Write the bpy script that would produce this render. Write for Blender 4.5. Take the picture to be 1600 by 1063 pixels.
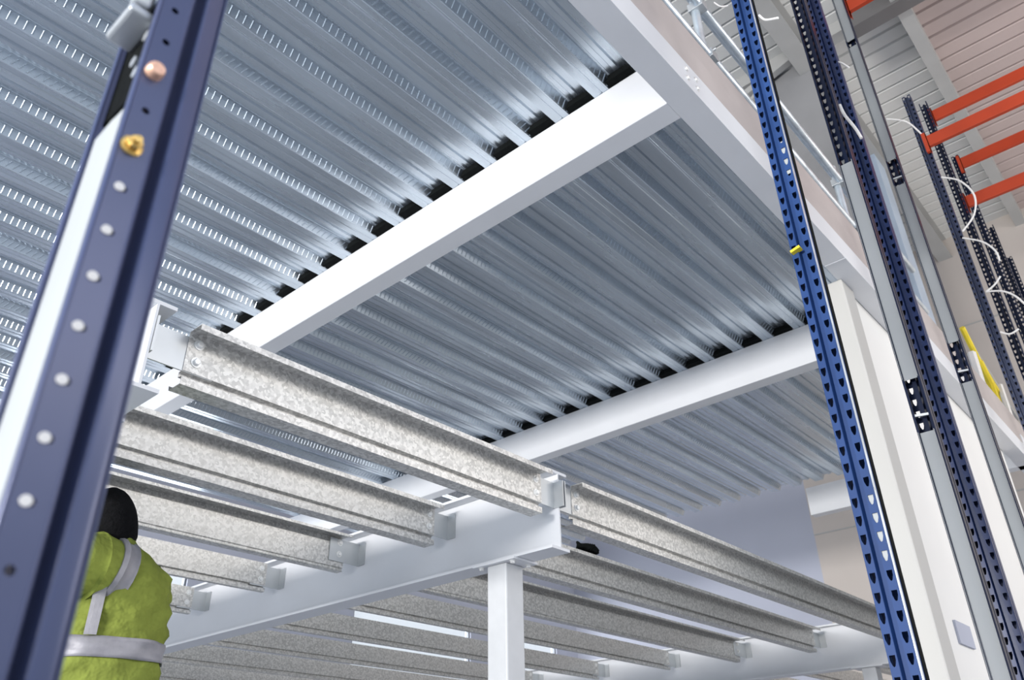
import bpy, bmesh, math, random
from mathutils import Vector, Matrix

for o in list(bpy.data.objects):
    bpy.data.objects.remove(o, do_unlink=True)
S = bpy.context.scene
C = S.collection
random.seed(4)

# ------------------------------------------------------------------ camera (eye 1.6 m above the floor, eye = origin)
right = Vector((0.66389, -0.74764, -0.01698))
down = Vector((0.36853, 0.34684, -0.86249))
fwd = Vector((0.65072, 0.56634, 0.50579))
cam_d = bpy.data.cameras.new('camera')
cam = bpy.data.objects.new('camera', cam_d)
C.objects.link(cam)
M = Matrix((right, -down, -fwd)).transposed().to_4x4()
cam.matrix_world = M
cam_d.sensor_width = 36
cam_d.lens = 1261.77 / 1600 * 36
cam_d.clip_start = 0.05
cam_d.clip_end = 200
cam_d.dof.use_dof = True
cam_d.dof.focus_distance = 3.3
cam_d.dof.aperture_fstop = 5.0
S.camera = cam

# ------------------------------------------------------------------ world, lights, exposure
w = bpy.data.worlds.new('world')
S.world = w
w.use_nodes = True
wn = w.node_tree.nodes
wl = w.node_tree.links
bg = wn['Background']
tcw = wn.new('ShaderNodeTexCoord')
spx = wn.new('ShaderNodeSeparateXYZ')
rmp = wn.new('ShaderNodeValToRGB')
wl.new(tcw.outputs['Generated'], spx.inputs[0])
wl.new(spx.outputs['Z'], rmp.inputs[0])
rmp.color_ramp.elements[0].position = 0.0
rmp.color_ramp.elements[0].color = (0.55, 0.62, 0.72, 1)
rmp.color_ramp.elements.new(0.3).color = (0.85, 0.92, 1.0, 1)
rmp.color_ramp.elements[2].position = 0.8
rmp.color_ramp.elements[2].color = (0.38, 0.58, 1.0, 1)
wl.new(rmp.outputs[0], bg.inputs[0])
bg.inputs[1].default_value = 1.0


def area(name, loc, target, sx, sy, power, col):
    l = bpy.data.lights.new(name, 'AREA')
    l.shape = 'RECTANGLE'
    l.size = sx
    l.size_y = sy
    l.energy = power
    l.color = col
    o = bpy.data.objects.new(name, l)
    C.objects.link(o)
    o.location = loc
    d = Vector(target) - Vector(loc)
    o.rotation_euler = d.to_track_quat('-Z', 'Y').to_euler()
    return o


area('dock_door_daylight', (-15.0, 2.0, 2.1), (4.0, 3.5, 3.3), 7.0, 1.3, 3700, (1.0, 0.98, 0.96))
area('low_door_daylight', (-9.0, 1.0, -0.4), (3.0, 3.5, 1.2), 4.0, 2.0, 200, (1.0, 0.98, 0.96))
area('back_window_daylight', (8.0, 11.2, 2.6), (8.0, 2.0, 1.8), 12.0, 1.4, 550, (0.92, 0.96, 1.0))
area('side_fill', (11.5, -8.0, 2.6), (8.0, 4.0, 1.6), 9.0, 3.0, 430, (1.0, 0.93, 0.86))  # added fill lamp, no door known there; brightens the far zone
area('high_fill', (6.0, -7.5, 5.0), (6.0, 6.0, 2.0), 15.0, 2.2, 420, (1.0, 0.95, 0.90))  # added fill lamp, no window known there; brightens the joist webs

S.view_settings.view_transform = 'Standard'
S.view_settings.look = 'None'
S.view_settings.exposure = 0.0
S.view_settings.gamma = 1.0
S.view_settings.use_curve_mapping = False
FL = -1.6


# ------------------------------------------------------------------ materials
def mat(name, col, rough=0.5, metal=0.0, nscale=8.0, nvar=0.06, bump=0.0, bscale=60.0, kind='noise', rvar=0.1,
        stretch=(1, 1, 1), spec=0.5, emit=None, estr=0.0, alpha=1.0, bdist=0.01):
    m = bpy.data.materials.new(name)
    m.use_nodes = True
    nt = m.node_tree
    n = nt.nodes
    l = nt.links
    b = n['Principled BSDF']
    tc = n.new('ShaderNodeTexCoord')
    mp = n.new('ShaderNodeMapping')
    mp.inputs['Scale'].default_value = stretch
    l.new(tc.outputs['Object'], mp.inputs[0])
    if kind == 'spangle':
        t = n.new('ShaderNodeTexVoronoi')
        t.inputs['Scale'].default_value = nscale
        sep = n.new('ShaderNodeSeparateColor')
        l.new(mp.outputs[0], t.inputs['Vector'])
        l.new(t.outputs['Color'], sep.inputs[0])
        t2 = n.new('ShaderNodeTexNoise')
        t2.inputs['Scale'].default_value = nscale * 0.35
        t2.inputs['Detail'].default_value = 5
        l.new(mp.outputs[0], t2.inputs['Vector'])
        ad = n.new('ShaderNodeMath')
        ad.operation = 'ADD'
        l.new(sep.outputs[0], ad.inputs[0])
        l.new(t2.outputs['Fac'], ad.inputs[1])
        hf = n.new('ShaderNodeMath')
        hf.operation = 'MULTIPLY'
        hf.inputs[1].default_value = 0.5
        l.new(ad.outputs[0], hf.inputs[0])
        fac = hf.outputs[0]
    else:
        t = n.new('ShaderNodeTexNoise')
        t.inputs['Scale'].default_value = nscale
        t.inputs['Detail'].default_value = 6
        l.new(mp.outputs[0], t.inputs['Vector'])
        fac = t.outputs['Fac']
    cr = n.new('ShaderNodeValToRGB')
    lo = [max(0, c * (1 - nvar)) for c in col]
    hi = [min(1, c * (1 + nvar)) for c in col]
    cr.color_ramp.elements[0].position = 0.3
    cr.color_ramp.elements[1].position = 0.7
    cr.color_ramp.elements[0].color = (*lo, 1)
    cr.color_ramp.elements[1].color = (*hi, 1)
    l.new(fac, cr.inputs[0])
    l.new(cr.outputs[0], b.inputs['Base Color'])
    mr = n.new('ShaderNodeMapRange')
    mr.inputs['To Min'].default_value = max(0.02, rough - rvar)
    mr.inputs['To Max'].default_value = min(1, rough + rvar)
    l.new(fac, mr.inputs[0])
    l.new(mr.outputs[0], b.inputs['Roughness'])
    b.inputs['Metallic'].default_value = metal
    b.inputs['Specular IOR Level'].default_value = spec
    if bump > 0:
        bt = n.new('ShaderNodeTexNoise')
        bt.inputs['Scale'].default_value = bscale
        bt.inputs['Detail'].default_value = 3
        l.new(mp.outputs[0], bt.inputs['Vector'])
        bn = n.new('ShaderNodeBump')
        bn.inputs['Strength'].default_value = bump
        bn.inputs['Distance'].default_value = bdist
        l.new(bt.outputs['Fac'], bn.inputs['Height'])
        l.new(bn.outputs[0], b.inputs['Normal'])
    if emit:
        b.inputs['Emission Color'].default_value = (*emit, 1)
        b.inputs['Emission Strength'].default_value = estr
    return m


GALV = mat('galvanised_spangle', (0.60, 0.59, 0.565), 0.42, 0.5, 90, 0.22, kind='spangle', rvar=0.08)
DECK = mat('galvanised_deck', (0.57, 0.63, 0.69), 0.27, 0.88, 3.0, 0.12, 0.06, 4.0, rvar=0.06, stretch=(0.25, 2.5, 2.5), bdist=0.02)
GPLAIN = mat('galvanised_plain', (0.56, 0.58, 0.59), 0.38, 0.6, 5, 0.08, rvar=0.08)
GTUBE = mat('galvanised_tube', (0.72, 0.79, 0.84), 0.32, 0.7, 12, 0.12)
CHAN = mat('off_white_channel', (0.42, 0.44, 0.44), 0.5, 0.0, 2.5, 0.03)
WHITE = mat('white_beam_paint', (0.72, 0.73, 0.75), 0.45, 0.0, 2.5, 0.025, rvar=0.05)
BEIGE = mat('beige_paint_and_web_shade', (0.48, 0.43, 0.41), 0.5, 0.0, 4, 0.06)
NAVY = mat('navy_paint_with_shade', (0.007, 0.012, 0.035), 0.30, 0.1, 4, 0.15, rvar=0.08, spec=0.2)  # navy deepened to paint in the shade of the open backs
GCHAN = mat('dull_galvanised_channel', (0.27, 0.285, 0.295), 0.55, 0.2, 2.0, 0.08)
BLUE = mat('blue_upright_paint', (0.018, 0.055, 0.18), 0.5, 0.0, 4, 0.15, rvar=0.08, spec=0.25)
SLATE = mat('slate_blue_upright_paint', (0.075, 0.09, 0.175), 0.30, 0.15, 4, 0.12, rvar=0.08)
ORANGE = mat('orange_beam_paint', (0.42, 0.038, 0.005), 0.6, 0.0, 3, 0.08)
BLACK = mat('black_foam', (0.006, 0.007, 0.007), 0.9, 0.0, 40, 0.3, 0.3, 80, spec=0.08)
HOOD = mat('black_knit', (0.008, 0.008, 0.009), 0.95, 0.0, 60, 0.3, 0.5, 120, spec=0.08)
WALLB = mat('beige_wall_panel', (0.52, 0.47, 0.43), 0.7, 0.0, 1.2, 0.03)
WALLL = mat('wall_panel_with_bluish_light', (0.42, 0.44, 0.52), 0.7, 0.0, 1.2, 0.03)
PANEL = mat('white_wall_panel', (0.80, 0.79, 0.76), 0.6, 0.0, 1.5, 0.02)
CONC = mat('grey_concrete', (0.40, 0.41, 0.43), 0.55, 0.0, 1.5, 0.12, 0.1, 8)
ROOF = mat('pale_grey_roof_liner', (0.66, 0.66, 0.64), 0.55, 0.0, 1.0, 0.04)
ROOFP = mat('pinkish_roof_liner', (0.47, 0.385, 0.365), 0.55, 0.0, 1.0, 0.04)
RSTEEL = mat('grey_roof_steel', (0.40, 0.40, 0.39), 0.5, 0.0, 2.0, 0.06)
PALEB = mat('pale_blue_grey_steel', (0.50, 0.60, 0.72), 0.4, 0.1, 1.5, 0.1)
BOLT = mat('zinc_bolt', (0.85, 0.85, 0.83), 0.35, 0.4, 30, 0.1)
BRASS = mat('yellow_zinc_bolt', (0.75, 0.50, 0.16), 0.3, 0.8, 200, 0.35)
COPPER = mat('copper_tone_bolt', (0.90, 0.52, 0.36), 0.35, 0.5, 200, 0.2)
CABLE = mat('white_cable', (0.80, 0.78, 0.75), 0.5, 0.0, 10, 0.03)
YEL = mat('yellow_safety_paint', (0.80, 0.62, 0.03), 0.5, 0.0, 6, 0.1)
HIVIS = mat('hi_vis_fabric', (0.21, 0.25, 0.05), 0.8, 0.0, 7, 0.28, 0.9, 11, bdist=0.04, spec=0.08)
REFL = mat('reflective_tape', (0.27, 0.265, 0.29), 0.5, 0.1, 30, 0.08, 0.2, 30)
SKIN = mat('skin', (0.55, 0.34, 0.25), 0.55, 0.0, 12, 0.08)
GLOVE = mat('pale_lime_glove', (0.62, 0.82, 0.42), 0.9, 0.0, 40, 0.25, 0.9, 60)
TROUS = mat('dark_work_trousers', (0.03, 0.035, 0.05), 0.85, 0.0, 20, 0.2)
GREYP = mat('mid_grey_cladding', (0.24, 0.24, 0.245), 0.6, 0.0, 0.8, 0.15)
COLW = mat('off_white_column_paint', (0.58, 0.59, 0.60), 0.5, 0.0, 9, 0.05)
CREAM = mat('cream_column_paint', (0.54, 0.53, 0.50), 0.5, 0.0, 1.5, 0.02)
DARKST = mat('dark_grey_steel', (0.13, 0.125, 0.125), 0.5, 0.0, 2.0, 0.06)
MID = mat('mid_navy_paint_with_shade', (0.008, 0.022, 0.09), 0.35, 0.1, 4, 0.12)  # blue deepened to paint in the shade on one upright
SLATED = mat('dark_slate_upright_paint', (0.022, 0.032, 0.075), 0.35, 0.1, 4, 0.12)
FRAME = mat('window_frame_grey', (0.12, 0.13, 0.15), 0.5)


def glass_mat():
    m = bpy.data.materials.new('clear_window_glass')
    m.use_nodes = True
    n = m.node_tree.nodes
    l = m.node_tree.links
    b = n['Principled BSDF']
    b.inputs['Base Color'].default_value = (0.95, 0.98, 1, 1)
    b.inputs['Roughness'].default_value = 0.02
    tr = n.new('ShaderNodeBsdfTransparent')
    mx = n.new('ShaderNodeMixShader')
    mx.inputs[0].default_value = 0.12
    l.new(tr.outputs[0], mx.inputs[1])
    l.new(b.outputs[0], mx.inputs[2])
    l.new(mx.outputs[0], n['Material Output'].inputs[0])
    return m


GLASS = glass_mat()


# ------------------------------------------------------------------ mesh helpers
class MB:
    def __init__(self):
        self.v = []
        self.f = []
        self.flat = set()

    def add(self, vs, fs):
        o = len(self.v)
        self.v += [Vector(p) for p in vs]
        self.f += [tuple(i + o for i in f) for f in fs]
        return self

    def box(self, a, b):
        x0, y0, z0 = a
        x1, y1, z1 = b
        return self.add([(x0, y0, z0), (x1, y0, z0), (x1, y1, z0), (x0, y1, z0), (x0, y0, z1), (x1, y0, z1), (x1, y1, z1), (x0, y1, z1)],
                        [(0, 3, 2, 1), (4, 5, 6, 7), (0, 1, 5, 4), (1, 2, 6, 5), (2, 3, 7, 6), (3, 0, 4, 7)])

    def bar(self, p, q, wd, ht, up=(0, 0, 1)):
        p = Vector(p)
        q = Vector(q)
        d = (q - p).normalized()
        s = d.cross(Vector(up))
        if s.length < 1e-4:
            s = d.cross(Vector((1, 0, 0)))
        s.normalize()
        u = s.cross(d).normalized()
        s *= wd / 2
        u *= ht / 2
        vs = [p - s - u, p + s - u, p + s + u, p - s + u, q - s - u, q + s - u, q + s + u, q - s + u]
        return self.add(vs, [(0, 3, 2, 1), (4, 5, 6, 7), (0, 1, 5, 4), (1, 2, 6, 5), (2, 3, 7, 6), (3, 0, 4, 7)])

    def tube(self, pts, r, n=12, cap=True):
        pts = [Vector(p) for p in pts]
        rr = r if isinstance(r, (list, tuple)) else [r] * len(pts)
        o = len(self.v)
        ref = None
        for i, p in enumerate(pts):
            d = (pts[min(i + 1, len(pts) - 1)] - pts[max(i - 1, 0)]).normalized()
            if ref is None:
                ref = Vector((0, 0, 1)) if abs(d.z) < 0.9 else Vector((1, 0, 0))
            s = d.cross(ref).normalized()
            u = s.cross(d).normalized()
            ref = u
            for k in range(n):
                a = 2 * math.pi * k / n
                self.v.append(p + (s * math.cos(a) + u * math.sin(a)) * rr[i])
        for i in range(len(pts) - 1):
            for k in range(n):
                a = o + i * n + k
                b = o + i * n + (k + 1) % n
                self.f.append((a, b, b + n, a + n))
        if cap:
            self.f.append(tuple(o + k for k in range(n))[::-1])
            self.f.append(tuple(o + (len(pts) - 1) * n + k for k in range(n)))
        return self

    def sweep(self, prof, axis, a, b, closed=True, caps=True):
        # prof: 2D points; axis 'x': (y,z)  'y': (x,z)  'z': (x,y)
        def P(t, q):
            return {'x': (t, q[0], q[1]), 'y': (q[0], t, q[1]), 'z': (q[0], q[1], t)}[axis]
        n = len(prof)
        vs = [P(a, q) for q in prof] + [P(b, q) for q in prof]
        fs = [(i, (i + 1) % n, (i + 1) % n + n, i + n) for i in range(n if closed else n - 1)]
        if closed and caps:
            fs += [tuple(range(n))[::-1], tuple(range(n, 2 * n))]
        return self.add(vs, fs)

    def loft(self, rings, cap=True):
        n = len(rings[0])
        o = len(self.v)
        for r in rings:
            self.v += [Vector(p) for p in r]
        for i in range(len(rings) - 1):
            for k in range(n):
                a = o + i * n + k
                b = o + i * n + (k + 1) % n
                self.f.append((a, b, b + n, a + n))
        if cap:
            self.f.append(tuple(o + k for k in range(n))[::-1])
            self.f.append(tuple(o + (len(rings) - 1) * n + k for k in range(n)))
        return self

    def hexbolt(self, c, d, r=0.0125, h=0.011):
        c = Vector(c)
        d = Vector(d).normalized()
        return self.tube([c - d * 0.002, c + d * 0.002], r * 1.5, 16).tube([c, c + d * h, c + d * (h + 0.002)], [r, r, r * 0.8], 6)

    def build(self, name, m, parent=None, origin=None, smooth=False, fix=True, bevel=0, solid=0, sub=0):
        if parent is not None:
            org = wloc(parent)
        elif origin is not None:
            org = Vector(origin)
        else:
            xs = [p.x for p in self.v]
            ys = [p.y for p in self.v]
            zs = [p.z for p in self.v]
            org = Vector(((min(xs) + max(xs)) / 2, (min(ys) + max(ys)) / 2, min(zs)))
        me = bpy.data.meshes.new(name)
        me.from_pydata([p - org for p in self.v], [], self.f)
        if fix:
            bm = bmesh.new()
            bm.from_mesh(me)
            bmesh.ops.recalc_face_normals(bm, faces=bm.faces)
            bm.to_mesh(me)
            bm.free()
        me.materials.append(m)
        if smooth:
            me.set_sharp_from_angle(angle=math.radians(40))
            for p in me.polygons:
                p.use_smooth = p.index not in self.flat
        o = bpy.data.objects.new(name, me)
        C.objects.link(o)
        if parent is not None:
            o.parent = parent
        else:
            o.location = org
        if bevel:
            md = o.modifiers.new('bevel', 'BEVEL')
            md.width = bevel
            md.segments = 2
            md.limit_method = 'ANGLE'
        if solid:
            md = o.modifiers.new('solid', 'SOLIDIFY')
            md.thickness = solid
            md.offset = 0
        if sub:
            md = o.modifiers.new('sub', 'SUBSURF')
            md.levels = sub
            md.render_levels = sub
        return o


def wloc(o):
    v = Vector((0, 0, 0))
    while o is not None:
        v += o.location
        o = o.parent
    return v


def thing(name, loc, label, cat, group=None):
    o = bpy.data.objects.new(name, None)
    C.objects.link(o)
    o.location = loc
    o.empty_display_size = 0.1
    return tag(o, label, cat, group)


def tag(o, label, cat, group=None, kind=None):
    o['label'] = label
    o['category'] = cat
    if group:
        o['group'] = group
    if kind:
        o['kind'] = kind
    return o


def struct(o):
    o['kind'] = 'structure'
    return o


def copy_tree(o, parent=None):
    c = o.copy()
    C.objects.link(c)
    c.parent = parent
    for ch in list(o.children):
        if ch is not c:
            copy_tree(ch, c)
    return c


ORD = ['first', 'second', 'third', 'fourth', 'fifth', 'sixth', 'seventh', 'eighth', 'ninth', 'tenth', 'eleventh', 'twelfth',
       'thirteenth', 'fourteenth', 'fifteenth', 'sixteenth', 'seventeenth', 'eighteenth', 'nineteenth', 'twentieth',
       'twenty-first', 'twenty-second', 'twenty-third', 'twenty-fourth', 'twenty-fifth', 'twenty-sixth', 'twenty-seventh',
       'twenty-eighth', 'twenty-ninth', 'thirtieth']

# ------------------------------------------------------------------ the setting
RZ = 9.0           # roof liner height above the eye
XE = 14.3          # end wall
YB = 10.8          # back wall
struct(MB().box((-3, -5, FL - 0.2), (XE + 0.2, YB + 0.2, FL)).build('floor', CONC))
# end wall; bluish light on the far half painted in as lavender
struct(MB().box((XE, -8, FL), (XE + 0.15, 5.36, RZ)).build('wall_end', WALLB))
struct(MB().box((XE, 5.36, FL), (XE + 0.15, YB, RZ)).build('wall_end', WALLL))
for k, zz in enumerate((7.18, 4.2)):
    struct(MB().box((XE - 0.012, -8, zz), (XE + 0.01, 5.36, zz + 0.02)).build('trim_%d' % (k + 1), RSTEEL))
# back wall with a strip window
wb = MB()
z0w, z1w = 1.62, 3.3
wb.box((-1.5, YB, FL), (XE, YB + 0.15, z0w))
wb.box((-1.5, YB, z1w), (XE, YB + 0.15, RZ))
segs = [(-1.5, 2.6), (5.5, 8.4), (11.1, 12.0), (13.6, XE)]
for a, b in segs:
    wb.box((a, YB, z0w), (b, YB + 0.15, z1w))
struct(wb.build('wall_back', WALLL))
for i in range(len(segs) - 1):
    a = segs[i][1]
    b = segs[i + 1][0]
    fr = MB()
    for q in (a, b):
        fr.box((q - 0.03, YB + 0.03, z0w), (q + 0.03, YB + 0.1, z1w))
    fr.box((a, YB + 0.03, z0w), (b, YB + 0.1, z0w + 0.05)).box((a, YB + 0.03, z1w - 0.05), (b, YB + 0.1, z1w))
    fo = struct(fr.build('window_%d' % (i + 1), FRAME))
    MB().box((a, YB + 0.06, z0w), (b, YB + 0.066, z1w)).build('glass_pane', GLASS, fo)


# roof liner: ribs along y
def liner(name, x0, x1, y0, y1, m, pitch=0.26):
    pr = []
    x = x0
    while x < x1:
        pr += [(x, RZ), (x + pitch - 0.05, RZ), (x + pitch - 0.035, RZ + 0.035), (x + pitch - 0.015, RZ + 0.035)]
        x += pitch
    pr.append((x, RZ))
    b = MB()
    b.sweep(pr, 'y', y0, y1, closed=False)
    return struct(b.build(name, m, fix=False, solid=0.003))


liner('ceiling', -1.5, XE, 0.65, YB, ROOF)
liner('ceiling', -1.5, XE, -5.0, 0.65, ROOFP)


def ibeam_y(b, x, y0, y1, zb, zt, wd, tf=0.014, tw=0.009):
    pr = [(x - wd / 2, zb), (x + wd / 2, zb), (x + wd / 2, zb + tf), (x + tw / 2, zb + tf), (x + tw / 2, zt - tf), (x + wd / 2, zt - tf),
          (x + wd / 2, zt), (x - wd / 2, zt), (x - wd / 2, zt - tf), (x - tw / 2, zt - tf), (x - tw / 2, zb + tf), (x - wd / 2, zb + tf)]
    return b.sweep(pr, 'y', y0, y1)


def ibeam_x(b, y, x0, x1, zb, zt, wd, tf=0.014, tw=0.009):
    pr = [(y - wd / 2, zb), (y + wd / 2, zb), (y + wd / 2, zb + tf), (y + tw / 2, zb + tf), (y + tw / 2, zt - tf), (y + wd / 2, zt - tf),
          (y + wd / 2, zt), (y - wd / 2, zt), (y - wd / 2, zt - tf), (y - tw / 2, zt - tf), (y - tw / 2, zb + tf), (y - wd / 2, zb + tf)]
    return b.sweep(pr, 'x', x0, x1)


# roof steel
tag(MB().box((7.0, 0.56, RZ - 0.3), (XE, 0.72, RZ)).build('roof_beam', RSTEEL), 'pale grey roof beam between the grey and the pinkish roof liner', 'beam')
tag(ibeam_x(MB(), 1.92, 5.0, XE, RZ - 0.42, RZ, 0.24).build('roof_beam', RSTEEL), 'grey roof beam running down behind the tall navy upright towards the end wall', 'beam')
tr = thing('roof_truss', (8.36, 1.3, RZ - 1.0), 'grey lattice roof truss seen between the blue upright and the next one', 'truss')
MB().bar((8.36, -4, RZ - 0.1), (8.36, 5.0, RZ - 0.1), 0.18, 0.2).build('top_chord', RSTEEL, tr)
MB().bar((8.3, 1.95, RZ - 0.12), (8.3, 5.0, RZ - 0.95), 0.1, 0.1).build('bottom_chord', RSTEEL, tr)
for k in range(3):
    y = 2.3 + k * 0.8
    MB().bar((8.3, y, RZ - 0.15), (8.3, y + 0.45, RZ - 0.3 - 0.22 * (k + 1)), 0.05, 0.05).build('diagonal', RSTEEL, tr)
tag(MB().bar((8.3, -4.0, RZ - 0.2), (8.3, 1.25, RZ - 0.2), 0.22, 0.28).build('roof_beam', DARKST), 'dark grey cross roof beam behind the topmost orange beam', 'beam')
pc = thing('portal_column', (10.85, 1.95, FL), 'pale blue-grey building column rising behind the deck edge between two uprights', 'column')
ib = MB()
ib.box((10.62, 1.86, FL), (11.08, 2.06, RZ - 0.42))
ib.build('shaft', PALEB, pc)
MB().box((10.60, 1.84, 4.95), (11.10, 1.86, 5.03)).build('cleat', RSTEEL, pc)

tag(MB().box((8.42, 1.86, 5.2), (8.47, 2.72, RZ - 0.2)).build('cladding_panel', GREYP), 'flat grey hanging cladding panel seen between the bright blue and the next upright', 'panel')

# ------------------------------------------------------------------ upper deck
H = 3.69
P = 0.3
prof = [(0, 0), (.03, .06), (.075, .06), (.084, .048), (.111, .048), (.12, .06), (.150, .06), (.152, .057), (.156, .057), (.158, .06), (.165, .06), (.195, 0), (.198, -.003), (.203, -.003), (.206, 0), (.238, 0), (.2445, .004), (.2505, .004), (.257, 0), (.296, 0), (.3, -.002)]


def deck_sheet():
    b = MB()
    pr = []
    for r in range(3):
        for q in prof[:-1]:
            pr.append((q[0] + P * r - 0.105, H + q[1]))
    pr.append((0.9 - 0.105 - 0.001, H + 0.0005))
    b.sweep(pr, "x", -1.4, 10.22, closed=False)
    # shift so that sheet starts with its flat: reorder offset handled by location
    # pressed embossments on the web that faces the eye
    for r in range(3):
        y = P * r - 0.105
        x = -1.38
        while x < 10.15:
            if r == 2:
                p0 = Vector((x, y + .1905, H + .009))
                p1 = Vector((x + .026, y + .1695, H + .051))
            else:
                p0 = Vector((x, y + .1915, H + .007))
                p1 = Vector((x, y + .1675, H + .055))
            nrm = Vector((0, -0.894, -0.447))
            b2 = nrm * 0.004
            sx = Vector((0.0055, 0, 0))
            o = len(b.v)
            b.v += [p0 - sx, p0 + sx, p1 + sx, p1 - sx, p0 - sx * .3 + b2, p0 + sx * .3 + b2, p1 + sx * .3 + b2, p1 - sx * .3 + b2]
            b.f += [(o, o + 1, o + 5, o + 4), (o + 1, o + 2, o + 6, o + 5), (o + 2, o + 3, o + 7, o + 6), (o + 3, o, o + 4, o + 7), (o + 4, o + 5, o + 6, o + 7)]
            x += 0.043
    return b


ds0 = deck_sheet().build('deck_sheet', DECK, origin=(0, 0, H), fix=False)
nsheet = 9
Y0 = 1.568 - 0.0            # first pocket edge
for k in range(nsheet):
    o = ds0 if k == 0 else ds0.copy()
    if k:
        C.objects.link(o)
    o.location = (0, Y0 + 0.105 + 0.9 * k, H)
    if k == 0:
        lab = 'galvanised profiled deck sheet lying next to the white edge beam'
    else:
        lab = 'galvanised profiled deck sheet, %s strip counted from the white edge beam' % ORD[k]
    tag(o, lab, 'deck sheet', 'profiled deck sheets of the upper floor')
# closing strip of deck between edge beam and first sheet
tag(MB().box((-1.4, 1.40, H), (10.22, Y0 + 0.001, H + 0.004)).build('deck_edge_trim', DECK), 'thin galvanised edge strip between edge beam and first deck sheet', 'trim')

# cross beams
for (x0, lab, y1) in ((2.941, 'bright white cross beam under the deck, nearest the camera', 9.8), (6.33, 'white cross beam under the deck in the middle, ending behind the blue upright', 9.8), (10.38, 'short white cross beam at the far end of the deck', 3.88)):
    b = MB()
    ys = 1.41 if x0 < 10 else 1.27
    b.box((x0, ys, 3.32), (x0 + 0.151, y1, 3.69))
    tag(b.build('cross_beam', WHITE, bevel=0.006), lab, 'beam', 'white cross beams of the upper floor')

# black rib fillers at the beams
kk = 0
for bi, (x0, bl) in enumerate(((2.941, 'nearest'), (6.33, 'middle'))):
    for j in range(26):
        y = Y0 + P * j
        if y > 6.8:
            break
        b = MB()
        xa = x0 - 0.045 - 0.02 * random.random()
        pr = [(y + 0.012, H + 0.002), (y + .038, H + .045), (y + .157, H + .045), (y + .183, H + 0.002)]
        b.sweep(pr, 'x', xa, x0 + 0.12)
        tag(b.build('rib_filler', BLACK), 'black rib filler on the %s white cross beam, %s from the edge beam' % (bl, ORD[j]), 'filler', 'black rib fillers on the %s cross beam' % bl)

# edge beam
eb = thing('edge_beam', (4.6, 1.33, 3.32), 'long white edge beam along the open side of the deck', 'beam')
MB().box((-1.5, 1.26, 3.32), (11.2, 1.41, 3.335)).build('bottom_flange', WHITE, eb)
MB().box((-1.5, 1.262, 3.335), (11.2, 1.30, 3.52)).build('lower_web', WHITE, eb)
MB().box((-1.5, 1.28, 3.52), (11.2, 1.408, 3.76)).build('upper_web', BEIGE, eb)  # white web; its shade and pinkish reflection put into the beige colour
MB().box((-1.5, 1.30, 3.335), (11.2, 1.408, 3.52)).build('packer', WHITE, eb)
bb = MB()
for dx in (0, 0.1):
    for dz in (0, 0.07):
        bb.hexbolt((2.93 + dx, 1.262, 3.39 + dz), (0, -1, 0), 0.012, 0.01)
bb.build('bolt', BOLT, eb)
MB().box((5.02, 1.259, 3.318), (5.035, 1.41, 3.338)).build('splice_plate', WHITE, eb)
tag(MB().box((-1.5, 1.285, 3.765), (11.2, 1.305, 3.95)).build('toe_board', BEIGE), 'pale beige toe board standing on the white edge beam', 'toe board')

# guardrail tubes
gr = thing('guardrail', (4.5, 1.38, 3.76), 'galvanised tube guardrail standing along the upper deck edge', 'guardrail')
MB().tube([(-1.5, 1.38, 4.25), (7.9, 1.38, 4.25)], 0.03).build('mid_rail', GTUBE, gr, smooth=True)
MB().tube([(-1.5, 1.38, 4.76), (7.9, 1.38, 4.76)], 0.03).build('top_rail', GTUBE, gr, smooth=True)
MB().tube([(-1.5, 1.43, 4.86), (7.9, 1.43, 4.86)], 0.026).build('top_rail', GTUBE, gr, smooth=True)
for x in (1.2, 3.62, 6.05):
    MB().tube([(x, 1.42, 3.76), (x, 1.42, 4.95)], 0.03).build('post', GTUBE, gr, smooth=True)
    for z in (4.25, 4.76):
        c = MB()
        c.box((x - 0.04, 1.345, z - 0.035), (x + 0.04, 1.455, z + 0.035))
        c.hexbolt((x - 0.02, 1.345, z + 0.02), (0, -1, 0), 0.01, 0.02)
        c.build('coupler', GPLAIN, gr, bevel=0.006)

# column and white wall panel below the edge beam
tag(MB().box((5.25, 1.382, FL), (5.48, 1.60, 3.318)).build('column', CREAM, bevel=0.01), 'large white column under the edge beam, right of the blue upright', 'column')
wp = struct(MB().box((5.5, 1.415, 0.3), (9.75, 1.47, 3.66)).build('wall_partition', PANEL))
MB().box((5.78, 1.40, 0.86), (6.1, 1.416, 1.0)).build('fixing_plate', WALLL, wp)

# ------------------------------------------------------------------ lower platform
ZT = 1.49
A_X, B_X, C_X = 0.92, 3.06, 8.0


def floor_beam(x, y0, zb, wd, lab):
    t = thing('floor_beam', (x, 5.5, zb), lab, 'beam')
    b = MB()
    ibeam_y(b, x, y0, 9.9, zb, ZT, wd)
    b.build('profile', WHITE, t)
    return t


floor_beam(A_X, 2.347, 1.167, 0.13, 'white floor beam end half hidden behind the near dark blue post')
floor_beam(B_X, 2.375, 1.09, 0.137, 'white floor beam running across the middle on top of the square column')
floor_beam(C_X, 2.375, 1.09, 0.137, 'far white floor beam at the lower right, beyond the right joists')
YJ = [2.394, 3.15, 3.93, 4.74, 5.66, 6.62, 7.65, 8.8]
t = thing('square_column', (3.06, 2.738, FL), 'white square steel column carrying the middle floor beam', 'column')
MB().box((2.995, 2.675, FL), (3.125, 2.803, 1.078)).build('shaft', COLW, t, bevel=0.008)
MB().box((2.97, 2.60, 1.078), (3.15, 2.88, 1.089)).build('cap_plate', WHITE, t)
b = MB()
for xx in (3.0, 3.12):
    for yy in (2.635, 2.845):
        b.hexbolt((xx, yy, 1.078), (0, 0, -1), 0.012, 0.012)
b.build('bolt', BOLT, t)
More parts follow.
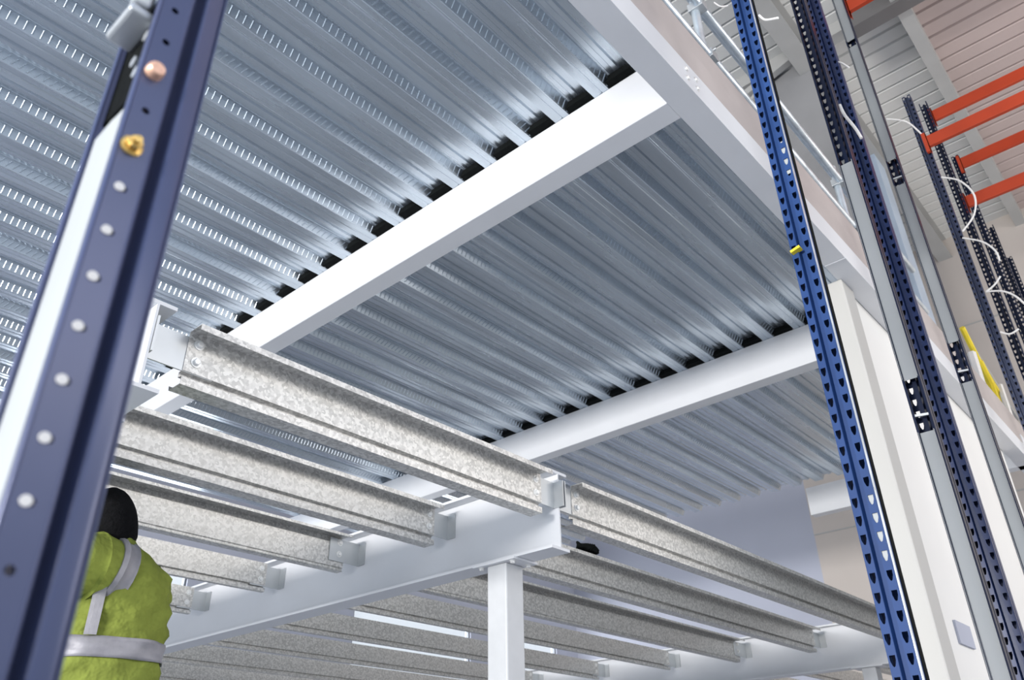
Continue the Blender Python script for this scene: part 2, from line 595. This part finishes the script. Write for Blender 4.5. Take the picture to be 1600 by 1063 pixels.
t = thing('square_column', (8.0, 2.738, FL), 'white square column under the far floor beam, bottom right', 'column')
MB().box((7.935, 2.675, FL), (8.065, 2.803, 1.078)).build('shaft', COLW, t, bevel=0.008)
MB().box((7.90, 2.60, 1.078), (8.1, 2.88, 1.089)).build('cap_plate', WHITE, t)
t = thing('square_column', (0.92, 2.738, FL), 'white square column under the floor beam behind the near post', 'column')
MB().box((0.855, 2.675, FL), (0.985, 2.803, 1.155)).build('shaft', WHITE, t, bevel=0.008)
MB().box((0.84, 2.60, 1.155), (1.0, 2.88, 1.166)).build('cap_plate', WHITE, t)


def joist(x0, x1, xa, xb, flip=False):
    """zed joist from x0 to x1; xa, xb = webs of the beams it hangs between"""
    y = YJ[0]
    t = thing('floor_joist', ((x0 + x1) / 2, y, 1.25), '-', 'joist')
    g = [(y, 1.303), (y + .022, 1.299), (y + .022, 1.281), (y - .002, 1.277)]
    if flip == 0:
        pr = [(y - .077, 1.428), (y - .077, 1.45), (y, 1.45)] + g + [(y - .002, 1.25), (y + .072, 1.25), (y + .076, 1.266)]
    elif flip == 1:
        pr = [(y - .077, 1.436), (y - .077, 1.45), (y + .03, 1.45), (y + .03, 1.43), (y + .03, 1.42), (y, 1.409), (y, 1.272),
              (y + .008, 1.268), (y + .008, 1.255), (y, 1.25), (y + .05, 1.25), (y + .053, 1.266)]
    else:
        pr = [(y + .05, 1.43), (y + .05, 1.45), (y, 1.45), (y, 1.310), (y + .02, 1.306), (y + .02, 1.292), (y - .002, 1.289), (y - .002, 1.268), (y + .03, 1.268), (y + .033, 1.28)]
    b = MB()
    b.sweep(pr, 'x', x0, x1, closed=False)
    b.build('profile', GALV, t, fix=False, solid=0.0025)
    for (xe, xw, s) in ((x0, xa, 1), (x1, xb, -1)):
        yy = y + 0.005 if flip != 1 else y - 0.006
        c = MB()
        u0, u1 = sorted((xw + s * 0.007, xe + s * 0.11))
        c.box((u0, yy - 0.003, 1.30), (u1, yy + 0.003, 1.432))
        v0, v1 = sorted((xw + s * 0.006, xw + s * 0.012))
        c.box((v0, yy - 0.06, 1.30), (v1, yy + 0.003, 1.432))
        ce = c.build('cleat', GPLAIN, t)
        for z in (1.344, 1.412):
            yb = y - 0.002 if flip != 1 else yy - 0.003
            MB().hexbolt((xe + s * 0.04, yb, z), (0, -1, 0)).build('bolt', BOLT, ce)
    return t


def joist_row(x0, x1, xa, xb, side, grp, flips):
    protos = {}
    for i, y in enumerate(YJ):
        fl = 0 if i < 2 else (1 if i in flips else 2)
        if fl not in protos:
            protos[fl] = joist(x0, x1, xa, xb, fl)
            o = protos[fl]
        else:
            o = copy_tree(protos[fl])
        o.location.y = y
        if i == 0:
            lab = 'galvanised zed joist at the open edge of the %s bay, nearest the camera' % side
        else:
            lab = 'galvanised zed joist of the %s bay, %s back from its open edge' % (side, ORD[i])
        tag(o, lab, 'joist', grp)


joist_row(1.065, 2.945, A_X, B_X, 'left', 'zed joists of the left bay', (2,))
joist_row(3.187, 7.86, B_X, C_X, 'right', 'zed joists of the right bay', (2,))
joist_row(8.13, 12.6, C_X, 12.75, 'far right', 'zed joists of the far right bay', ())
# coil of dark wire on the lower beam flange
b = MB()
pts = [(4.27 + .10 * math.cos(a * .55) + .012 * math.sin(a * 1.7), 3.095 + .035 * math.sin(a * .55), 1.488 + .022 * math.sin(a * 2.3)) for a in range(70)]
b.tube(pts, 0.006, 6)
tag(b.build('wire_coil', BLACK), 'tangled coil of black wire lying on a joist right of the middle beam', 'wire')


# ------------------------------------------------------------------ rack uprights
def hole_cell(b, o, U, V, a, p, hole):
    """o = lower corner, U unit across (width a), V unit up (height p), hole = 8 points (u,v) relative to the centre"""
    o = Vector(o)
    U = Vector(U)
    V = Vector(V)
    ring = [(0, p), (a / 2, p), (a, p), (a, p / 2), (a, 0), (a / 2, 0), (0, 0), (0, p / 2)]
    n = len(b.v)
    for u, v in ring:
        b.v.append(o + U * u + V * v)
    for u, v in hole:
        b.v.append(o + U * (a / 2 + u) + V * (p / 2 + v))
    for i in range(8):
        j = (i + 1) % 8
        b.flat.add(len(b.f))
        b.f.append((n + i, n + j, n + 8 + j, n + 8 + i))


def slot(s):
    a, c, h = .0095 * s, .0042 * s, .0165 * s
    return [(-a, h), (0, h), (a, h), (a * .95, .0), (c, -.95 * h), (0, -1.15 * h), (-c, -.95 * h), (-a * .95, .0)]


def roundh(r):
    return [(r * math.cos(t), r * math.sin(t)) for t in [math.radians(d) for d in (135, 90, 45, 0, -45, -90, -135, 180)]]


def upright(xf, s, y0, wd, d, zt, pitch, m, label, braces=(), struts=(), sidehole=False, group=None, z0=FL, closed=False, bracem=None):
    """xf = slotted front plane, s = +1: body extends to +x; y0..y0+wd"""
    xb = xf + s * d
    t = thing('rack_upright', (xf + s * d / 2, y0 + wd / 2, z0), label, 'rack upright', group)
    b = MB()
    y1 = y0 + wd
    a = 0.34 * wd

    def strip(pts):
        o = len(b.v)
        for z in (z0, zt):
            for q in pts:
                b.v.append(Vector((q[0], q[1], z)))
        n = len(pts)
        for i in range(n - 1):
            b.f.append((o + i, o + i + 1, o + n + i + 1, o + n + i))
    # front groove
    g = 0.30 * wd
    strip([(xf, y0 + a), (xf + s * g, y0 + a + .05 * wd), (xf + s * g, y1 - a - .05 * wd), (xf, y1 - a)])
    sc = pitch / 0.065
    nz = int((zt - z0) / pitch)
    zz0 = zt - nz * pitch
    for ys in (y0, y1 - a):
        strip_h = []
        for k in range(nz):
            hole_cell(b, (xf, ys, zz0 + k * pitch), (0, 1, 0), (0, 0, 1), a, pitch, slot(sc))
        o = len(b.v)
        b.v += [Vector((xf, ys, z0)), Vector((xf, ys + a, z0)), Vector((xf, ys + a, zz0)), Vector((xf, ys, zz0))]
        b.f.append((o, o + 1, o + 2, o + 3))
    # sides: v measured from the front
    v1, v2 = .31 * d, .52 * d
    for ysd, sg in ((y0, 1), (y1, -1)):
        gd = 0.32 * wd
        if sidehole and sg == 1:
            rr0 = .007
            cs = [(xf + s * (rr0 - rr0 * math.cos(t)), ysd + rr0 - rr0 * math.sin(t)) for t in [math.radians(q) for q in (0, 18, 36, 54, 72, 90)]]
            gx0, gx1 = v1 + .001, v2 - .001
            r1 = .004
            cs += [(xf + s * (gx0 - r1 + r1 * math.sin(t)), ysd + r1 - r1 * math.cos(t)) for t in [math.radians(q) for q in (0, 22, 45, 68, 90)]]
            cs += [(xf + s * (gx0 + .0015), ysd + gd), (xf + s * (gx1 - .0015), ysd + gd)]
            cs += [(xf + s * (gx1 + r1 - r1 * math.sin(t)), ysd + r1 - r1 * math.cos(t)) for t in [math.radians(q) for q in (90, 68, 45, 22, 0)]]
            strip(cs)
            wv = d - v2 - .003
            p2 = 0.05
            zph = 0.5035 - 0.025
            k0 = int(math.ceil((z0 - zph) / p2))
            k1 = int((zt - zph) / p2)
            for k in range(k0, k1):
                xa = xf + s * (v2 + .003)
                hole_cell(b, (xa, ysd, zph + k * p2), (s, 0, 0), (0, 0, 1), wv, p2, roundh(.0042))
        else:
            strip([(xf, ysd), (xf + s * v1, ysd), (xf + s * v1 * 1.1, ysd + sg * .004), (xf + s * v2 * .95, ysd + sg * .004), (xf + s * v2, ysd), (xb, ysd)])
        strip([(xb, ysd), (xb + s * .0015, ysd + sg * .001), (xb + s * .002, ysd + sg * .003), (xb + s * .0015, ysd + sg * .010)])
    if closed:
        strip([(xb, y0 + .012), (xb, y1 - .012)])
    b.build('profile', m, t, fix=False, solid=0.0018, smooth=sidehole)
    MB().box((min(xf, xb) - .03, y0 - .02, z0), (max(xf, xb) + .03, y1 + .02, z0 + .008)).build('base_plate', m, t)
    bm_ = bracem or GCHAN
    for (za, zb) in braces:
        q = MB()
        # shallow galvanised channel lying in the open back
        xi = xb - s * .006
        q.sweep([(xi + s * .022, y0 + .006), (xi, y0 + .006), (xi, y1 - .006), (xi + s * .022, y1 - .006)], 'z', za, zb, closed=False)
        br = q.build('brace', bm_, t, fix=False, solid=0.002)
        MB().box((min(xi - s * .008, xi - s * .001), y0 + .002, za), (max(xi - s * .008, xi - s * .001), y0 + .0095, zb)).build('lit_lip', PANEL, br)  # white strip painting in the light caught by the channel flange
    for z in struts:
        MB().bar((xb - s * .01, y0 + .004, z), (xb - s * .01, y1 - .004, z + 0.01), .012, .012).build('strut', GPLAIN, t)
    return t


# near post (its slotted front faces away, open back on the left)
pl = upright(0.2456, -1, 0.643, 0.098, 0.0646, 2.2, 0.05, SLATE,
             'dark slate-blue rack post close to the camera on the left, white channel in its back', sidehole=True)
q = MB()
q.sweep([(.19, .652), (.1835, .656), (.1825, .69), (.1835, .728), (.19, .732)], 'z', FL + .02, .612, closed=False)
q.build('white_channel', CHAN, pl, fix=False, solid=0.003)
q = MB()
q.add([(.1835, .658, .612), (.1835, .728, .612), (.197, .722, .66), (.197, .664, .66)], [(0, 1, 2, 3)])
q.build('white_channel', CHAN, pl, fix=False, solid=0.003)
c = MB().tube([(.1916, .6425, .5535), (.1916, .6395, .5535), (.1916, .6385, .5535)], [.0105, .0105, .009], 20).tube([(.1916, .639, .5535), (.1916, .632, .5535), (.1916, .6305, .5535)], [.0075, .0075, .006], 6).tube([(.1916, .6305, .5535), (.1916, .626, .5535)], .0038, 10)
c.build('brass_bolt', BRASS, pl)['label'] = 'yellow brass-toned flanged bolt'
c = MB().tube([(.1916, .6425, .6537), (.1916, .634, .6537), (.1916, .631, .6537)], [.009, .009, .0075], 16)
c.build('copper_bolt', COPPER, pl, smooth=True)['label'] = 'copper-toned round bolt head'
c = MB().bar((.172, .66, .745), (.172, .72, .745), .03, .012).bar((.165, .655, .765), (.175, .70, .78), .02, .03)
c.build('bracket', GPLAIN, pl, bevel=.004)
MB().sweep([(.1865, .648), (.1865, .736), (.205, .736), (.205, .648)], 'z', .64, 2.19).build('shade_box', BLACK, pl)  # added black box standing in for the shade inside the post
# pale discs added to imitate lit slots in the dark upper part
c = MB()
for k in range(5):
    c.tube([(.1825, .672 + .016 * (k % 2), .672 + k * .028), (.1870, .672 + .016 * (k % 2), .672 + k * .028)], .007, 10)
c.build('lit_slot_disc', GPLAIN, pl)
for k in range(7):
    c = MB().tube([(.1916, .6425, .5035 - .05 * k), (.1916, .6405, .5035 - .05 * k)], .0046, 14)
    c.build('rivet', CABLE, pl)['label'] = 'pale round plug filling a post hole'

Y0U, WU, DU = 0.831, 0.085, 0.07
u1 = upright(2.85, 1, Y0U, WU, DU, 6.8, 0.065, BLUE, 'bright blue slotted rack upright in front of the white column', closed=True)
for za, zb in ((2.41, 2.60), (.70, .95)):
    MB().box((2.8535, .833, za), (2.8555, .858, zb)).build('lit_slot_plate', CHAN, u1)['label'] = 'added pale plate imitating light in the slots'  # added pale plates standing in for lit slots
MB().box((2.856, .8285, FL), (2.876, .8302, 6.79)).build('edge_strip', GTUBE, u1)  # silver strip painting in the highlight along the rounded corner
MB().box((2.892, .8282, FL), (2.925, .8302, 6.79)).build('edge_strip', BLACK, u1)['label'] = 'black edge strip'
MB().bar((2.84, .84 + .03, 2.01), (2.84, .84 + .072, 2.0), .03, .012).build('safety_clip', YEL, u1)['label'] = 'small yellow safety clip'
u2 = upright(4.14, -1, Y0U, WU, DU, 6.8, 0.065, NAVY, 'navy open-backed rack upright with pale grey channel, just right of the bright blue one',
             braces=((1.863, 3.317), (FL + .02, 1.574)), struts=(1.66,))
upright(4.52, 1, Y0U, WU, DU, 6.8, 0.065, MID, 'blue slotted rack upright showing as a narrow strip right of the first grey channel', closed=True)
upright(5.66, -1, Y0U, WU, DU, 6.8, 0.065, NAVY, 'navy rack upright with three pale grey channels, left of the pinkish roof',
        braces=((5.78, 6.75), (4.384, 5.706), (2.725, 4.13), (FL + .02, 2.419)), struts=(4.2, 2.5))
upright(7.75, 1, Y0U, WU, DU, 6.81, 0.065, SLATED, 'dark navy slotted rack upright carrying the brightest orange beam', closed=True)
upright(8.95, -1, Y0U - .02, WU, DU, 7.58, 0.065, NAVY, 'black-navy rack upright directly behind the one with the brightest orange beam')
upright(10.2, 1, Y0U - .02, WU, DU, 7.6, 0.065, NAVY, 'dark rack upright with pale channel, third of the far group by the cables',
        braces=())
upright(11.3, -1, Y0U - .02, WU, DU, 7.0, 0.065, NAVY, 'far dark rack upright with pale blue-grey channel at the right edge', braces=((FL + .02, 5.1),), bracem=PALEB)
upright(12.5, 1, Y0U, WU, DU, 7.15, 0.065, NAVY, 'farthest short dark rack upright top at the right picture edge')


def rack_beam(x, y0, z, h, label, side=-1):
    t = thing('rack_beam', (x, y0 - 1.4, z), label, 'rack beam', 'orange pallet rack beams')
    b = MB()
    b.box((x - .022, -2.6, z), (x + .022, y0 - .01, z + h))
    b.build('beam', ORANGE, t, bevel=.004)
    c = MB()
    c.box((x - .03, y0 - .012, z - .07), (x + .005, y0 + .03, z + h + .05))
    c.box((x - .03, y0 - .012, z - .07), (x + .03, y0 - .006, z + h + .05))
    c.build('end_connector', ORANGE, t)
    return t


rack_beam(7.72, Y0U, 5.99, .14, 'bright orange rack beam, second from the top of the right-hand fan')
rack_beam(8.98, Y0U - .02, 7.3, .16, 'dark orange rack beam, topmost of the right-hand fan')
rack_beam(10.17, Y0U - .02, 7.33, .16, 'dark orange rack beam, third from the top of the right-hand fan')
rack_beam(8.98, Y0U - .02, 5.93, .15, 'orange rack beam, lowest of the right-hand fan')
rack_beam(5.69, Y0U, 6.2, .14, 'orange rack beam alone at the top edge, left of the others')


# ------------------------------------------------------------------ cables on the racks (pixel pair -> point on a plane x = const)
def at_x(px, py, X):
    d = right * (px - 800) + down * (py - 531.5) + fwd * 1261.77
    return d * (X / d.x)


def at_y(px, py, Y):
    d = right * (px - 800) + down * (py - 531.5) + fwd * 1261.77
    return d * (Y / d.y)


def smooth_pts(ps, n=8):
    out = []
    P_ = [ps[0]] + ps + [ps[-1]]
    for i in range(1, len(P_) - 2):
        p0, p1, p2, p3 = P_[i - 1:i + 3]
        for k in range(n):
            t = k / n
            out.append(0.5 * ((2 * p1) + (p2 - p0) * t + (2 * p0 - 5 * p1 + 4 * p2 - p3) * t * t + (-p0 + 3 * p1 - 3 * p2 + p3) * t ** 3))
    out.append(ps[-1])
    return out


def cable(pix, X, lab, r=0.009):
    ps = [at_x(a, b, X) for a, b in pix]
    b = MB().tube(smooth_pts(ps), r, 8)
    tag(b.build('cable', CABLE, smooth=True), lab, 'cable', 'loose white cables on the rack uprights')


cable([(1385, 186), (1415, 190), (1435, 205), (1450, 222)], 7.73, 'white cable arching from the pinkish roof to the brightest orange beam')
cable([(1471, 277), (1500, 283), (1522, 305), (1522, 335), (1504, 362)], 7.74, 'long white cable loop hanging over the lowest orange beam end')
cable([(1504, 372), (1535, 378), (1555, 392), (1562, 408)], 7.74, 'white cable running right from the navy upright, below the long loop')
cable([(1541, 456), (1565, 455), (1585, 462), (1602, 476)], 7.74, 'white cable leaving the picture at the right edge')
cable([(1541, 456), (1554, 445), (1563, 432)], 7.74, 'short white cable rising to the black upright at the right')
cable([(1563, 519), (1578, 522), (1592, 514)], 7.74, 'short curved white cable low on the right-hand uprights')
cable([(1186, 24), (1196, 31), (1216, 28)], 2.9, 'short white cable at the top, right of the bright blue upright', .006)
cable([(1116, 4), (1126, 10), (1138, 9)], 2.855, 'short white cable at the top, left of the bright blue upright', .004)
cable([(1306, 96), (1316, 99), (1327, 106)], 4.56, 'tiny white cable between the narrow blue strip and grey channel', .006)
cable([(1312, 164), (1320, 180), (1336, 200), (1346, 216)], 4.495, 'bright white strap across the narrow blue upright', .010)

# yellow gate on the deck edge, far right
yg = thing('safety_gate', at_y(1545, 620, 1.5) - Vector((0, 0, .6)), 'yellow and white safety gate standing on the deck edge at the right', 'gate')
MB().tube([at_y(1503, 512, 1.5), at_y(1528, 562, 1.5), at_y(1560, 615, 1.5), at_y(1572, 640, 1.5)], .035, 8).build('yellow_bar', YEL, yg)
MB().tube([at_y(1530, 565, 1.5), at_y(1548, 600, 1.5), at_y(1560, 635, 1.5), at_y(1566, 650, 1.5)], .045, 8).build('yellow_bar', YEL, yg)
MB().tube([at_y(1518, 552, 1.45), at_y(1534, 604, 1.45)], .05, 6).build('white_bar', CABLE, yg)
MB().tube([at_y(1536, 605, 1.45), at_y(1545, 625, 1.45)], .05, 6).build('white_bar', CABLE, yg)
MB().tube([at_y(1562, 602, 1.45), at_y(1580, 655, 1.45)], .035, 6).build('white_bar', CABLE, yg)
MB().tube([at_y(1525, 550, 1.52), at_y(1590, 655, 1.52)], .02, 6).build('rail', RSTEEL, yg)
MB().tube([at_y(1545, 620, 1.52), at_y(1580, 660, 1.52)], .02, 6).build('rail', RSTEEL, yg)

# ------------------------------------------------------------------ the worker
px_, py_ = 1.43, 3.38
R_ = Vector((0.93, -0.37, 0))       # across the back, to the viewer's right
F_ = Vector((0.37, 0.93, 0))        # away from the viewer (the way he faces)


def W(a, f, z):
    return Vector((px_, py_, 0)) + R_ * a + F_ * f + Vector((0, 0, z))


pz = -0.56                          # soles
wk = thing('person', W(0, 0, pz), 'worker in yellow-green hi-vis jacket and black hood reaching up behind the near post', 'person')
# body: skinned skeleton
sk = [
    (W(0, 0, .40), .13, None),        # 0 pelvis
    (W(0, 0, .62), .125, 0),          # 1
    (W(-.01, 0, .84), .14, 1),        # 2 chest
    (W(-.06, .01, .97), .06, 2),      # 3 neck
    (W(-.08, .02, 1.06), .085, 3),    # 4 head
    (W(-.08, .02, 1.13), .085, 4),    # 5
    (W(.11, .02, .85), .055, 2),        # 6 right shoulder
    (W(.135, .17, .65), .042, 6),      # 7 elbow
    (W(.10, .33, .80), .03, 7),       # 8 wrist
    (W(-.17, -.05, .87), .055, 2),    # 9 left shoulder
    (W(-.33, -.20, .84), .042, 9),    # 10 elbow
    (W(-.40, -.10, 1.07), .03, 10),   # 11 wrist
    (W(.09, 0, .35), .085, 0),        # 12
    (W(.10, .02, -.05), .06, 12),
    (W(.10, 0, -.48), .04, 13),
    (W(.10, .14, -.535), .035, 14),
    (W(-.09, 0, .35), .085, 0),
    (W(-.10, .02, -.05), .06, 16),
    (W(-.10, 0, -.48), .04, 17),
    (W(-.10, .14, -.535), .035, 18),
]
# hands: palm plus five fingers
for wi, dirv in ((8, Vector((0.1, .35, .9))), (11, Vector((0.1, .3, .95)))):
    wp0 = sk[wi][0]
    dv = dirv.normalized()
    side = dv.cross(Vector((0, 1, 0))).normalized()
    pi = len(sk)
    sk.append((wp0 + dv * .05, .026, wi))
    for fi in range(4):
        off = side * (fi - 1.5) * .02
        L = (.03, .036, .034, .026)[fi]
        a0 = len(sk)
        sk.append((wp0 + dv * .088 + off, .009, pi))
        sk.append((wp0 + dv * (.088 + L) + off + F_ * .006, .008, a0))
        sk.append((wp0 + dv * (.088 + L * 1.7) + off + F_ * .022, .007, a0 + 1))
    a0 = len(sk)
    sk.append((wp0 + dv * .045 - side * .04, .010, pi))
    sk.append((wp0 + dv * .075 - side * .055, .009, a0))
me = bpy.data.meshes.new('body')
org = wk.location
me.from_pydata([p - org for p, r, q in sk], [(i, q) for i, (p, r, q) in enumerate(sk) if q is not None], [])
body = bpy.data.objects.new('body', me)
C.objects.link(body)
body.parent = wk
md = body.modifiers.new('skin', 'SKIN')
for i, (p, r, q) in enumerate(sk):
    sv = me.skin_vertices[0].data[i]
    sv.radius = (r, r)
    sv.use_root = (i == 0)
body.modifiers.new('sub', 'SUBSURF').levels = 1
me.materials.append(SKIN)


def ering(c, A, B, n=28, p=1.0):
    out = []
    for k in range(n):
        t = 2 * math.pi * k / n
        out.append(c + A * math.cos(t) + B * math.sin(t))
    return out


def tor(z):
    tb = [(.28, .205, .15), (.42, .215, .155), (.56, .215, .155), (.70, .215, .16), (.80, .21, .16), (.87, .19, .15), (.93, .14, .125), (.97, .10, .10), (1.0, .085, .09)]
    for i in range(len(tb) - 1):
        if tb[i][0] <= z <= tb[i + 1][0]:
            t = (z - tb[i][0]) / (tb[i + 1][0] - tb[i][0])
            return [tb[i][k] * (1 - t) + tb[i + 1][k] * t for k in (1, 2)]
    return tb[-1][1:] if z > 1 else tb[0][1:]


def torso_ring(z, g=0.0, n=48, seed=0):
    a, bq = tor(z)
    lean = -.055 * max(0, (z - .85) / .15) if z > .85 else 0
    out = []
    for k in range(n):
        t = 2 * math.pi * k / n
        wr = 0.006 * math.sin(5 * t + z * 31) + 0.005 * math.sin(9 * t - z * 47) + .004 * math.sin(3 * t + z * 90)
        rr = 1 + (wr + g) / 0.19
        out.append(W(lean + a * rr * math.cos(t), bq * rr * math.sin(t), z))
    return out


zs = [.28 + i * .02 for i in range(36)] + [1.0]
jk = MB().loft([torso_ring(z) for z in zs])
jacket = jk.build('jacket', HIVIS, wk, smooth=True)


def arm_path(pts, rad, n=24, t0=0, t1=1, g=0, seed=0.0):
    P_ = smooth_pts([Vector(p) for p in pts], 8)
    N = len(P_) - 1
    i0 = int(t0 * N)
    i1 = max(i0 + 1, int(t1 * N))
    b = MB()
    rr = []
    for i in range(i0, i1 + 1):
        f = i / N * (len(rad) - 1)
        k = min(int(f), len(rad) - 2)
        r = rad[k] * (1 - (f - k)) + rad[k + 1] * (f - k)
        rr.append(r + g + .004 * math.sin(i * 1.7 + seed) + .003 * math.sin(i * 3.1 + seed))
    b.tube(P_[i0:i1 + 1], rr, n)
    return b


la = [W(-.02, -.04, .84), W(-.12, -.10, .86), W(-.24, -.17, .85), W(-.33, -.20, .84), W(-.37, -.16, .93), W(-.395, -.12, 1.03)]
lr = [.135, .135, .115, .095, .075, .055]
ra = [W(.07, .02, .84), W(.11, .05, .80), W(.13, .12, .70), W(.135, .17, .65), W(.12, .25, .71), W(.10, .32, .78)]
rr_ = [.10, .095, .08, .075, .06, .05]
sl = arm_path(la, lr, seed=1.0).build('sleeve', HIVIS, wk, smooth=True)
arm_path(la, lr, t0=.0, t1=.13, g=.007, seed=1.0).build('reflective_band', REFL, sl, smooth=True)
arm_path(la, lr, t0=.62, t1=.72, g=.006, seed=1.0).build('reflective_band', REFL, sl, smooth=True)
arm_path(ra, rr_, seed=2.0).build('sleeve', HIVIS, wk, smooth=True)
MB().loft([torso_ring(.525 + i * .0125, .008) for i in range(7)], cap=False).build('reflective_band', REFL, jacket, smooth=True, solid=.002)
# vertical brace band on the back
for a0 in (-.06,):
    vb = MB()
    rows = []
    for i in range(14):
        z = .60 + i * .015
        a, bq = tor(z)
        row = []
        for e in (-.022, -.007, .007, .022):
            u = a0 + e
            v = -bq * math.sqrt(max(0.05, 1 - (u / a) ** 2)) - .014
            row.append(W(u, v, z))
        rows.append(row)
    o = 0
    for i in range(len(rows) - 1):
        for k in range(3):
            vb.add([rows[i][k], rows[i][k + 1], rows[i + 1][k + 1], rows[i + 1][k]], [(0, 1, 2, 3)])
    vb.build('reflective_band', REFL, jacket, solid=.002)
# hood
hr = []
for i in range(17):
    t = i / 16
    z = .96 + .265 * t
    if t < .25:
        r = .09 + .022 * (t / .25)
    else:
        r = .112 * math.sqrt(max(0.02, 1 - ((t - .35) / .66) ** 2)) if t > .35 else .112
    c = W(-.06 - .035 * t, .0 + .03 * t, z)
    hr.append([c + R_ * r * .92 * math.cos(2 * math.pi * k / 28) + F_ * r * 1.12 * math.sin(2 * math.pi * k / 28) for k in range(28)])
MB().loft(hr).build('hood', HOOD, wk, smooth=True)
# glove cuff, trousers and boots
gp = W(-.20, -.27, .79)
gl = MB()
for k in range(26):
    a = random.random() * 6.28
    e = Vector((math.cos(a) * .05, -.02 - random.random() * .02, math.sin(a) * .045))
    gl.tube([gp + e * .2, gp + e], [.012, .004], 5)
gl.tube([gp + Vector((-.03, 0, .02)), gp, gp + Vector((.03, 0, -.02))], [.02, .03, .02], 10)
gl.build('glove_cuff', GLOVE, sl)
tz = MB()
for sg in (-1, 1):
    tz.tube([W(sg * .085, 0, .42), W(sg * .09, 0, .30), W(sg * .10, .02, -.05), W(sg * .10, 0, -.47)], [.115, .11, .085, .065], 20)
tz.build('trousers', TROUS, wk, smooth=True)
for sg in (-1, 1):
    MB().tube([W(sg * .10, -.05, -.515), W(sg * .10, .05, -.515), W(sg * .10, .2, -.525)], [.04, .045, .032], 12).tube([W(sg * .10, 0, -.52), W(sg * .10, 0, -.40)], .058, 14).build('boot', HOOD, wk, smooth=True)
# podium he stands on
pd = thing('podium', W(0, .05, FL), 'low galvanised work podium under the worker', 'platform')
MB().box((px_ - .4, py_ - .3, pz - .05), (px_ + .4, py_ + .45, pz - .002)).build('platform', GPLAIN, pd)
for sx in (-.37, .37):
    for sy in (-.27, .42):
        MB().tube([(px_ + sx, py_ + sy, FL), (px_ + sx, py_ + sy, pz - .05)], .02).build('leg', GTUBE, pd)
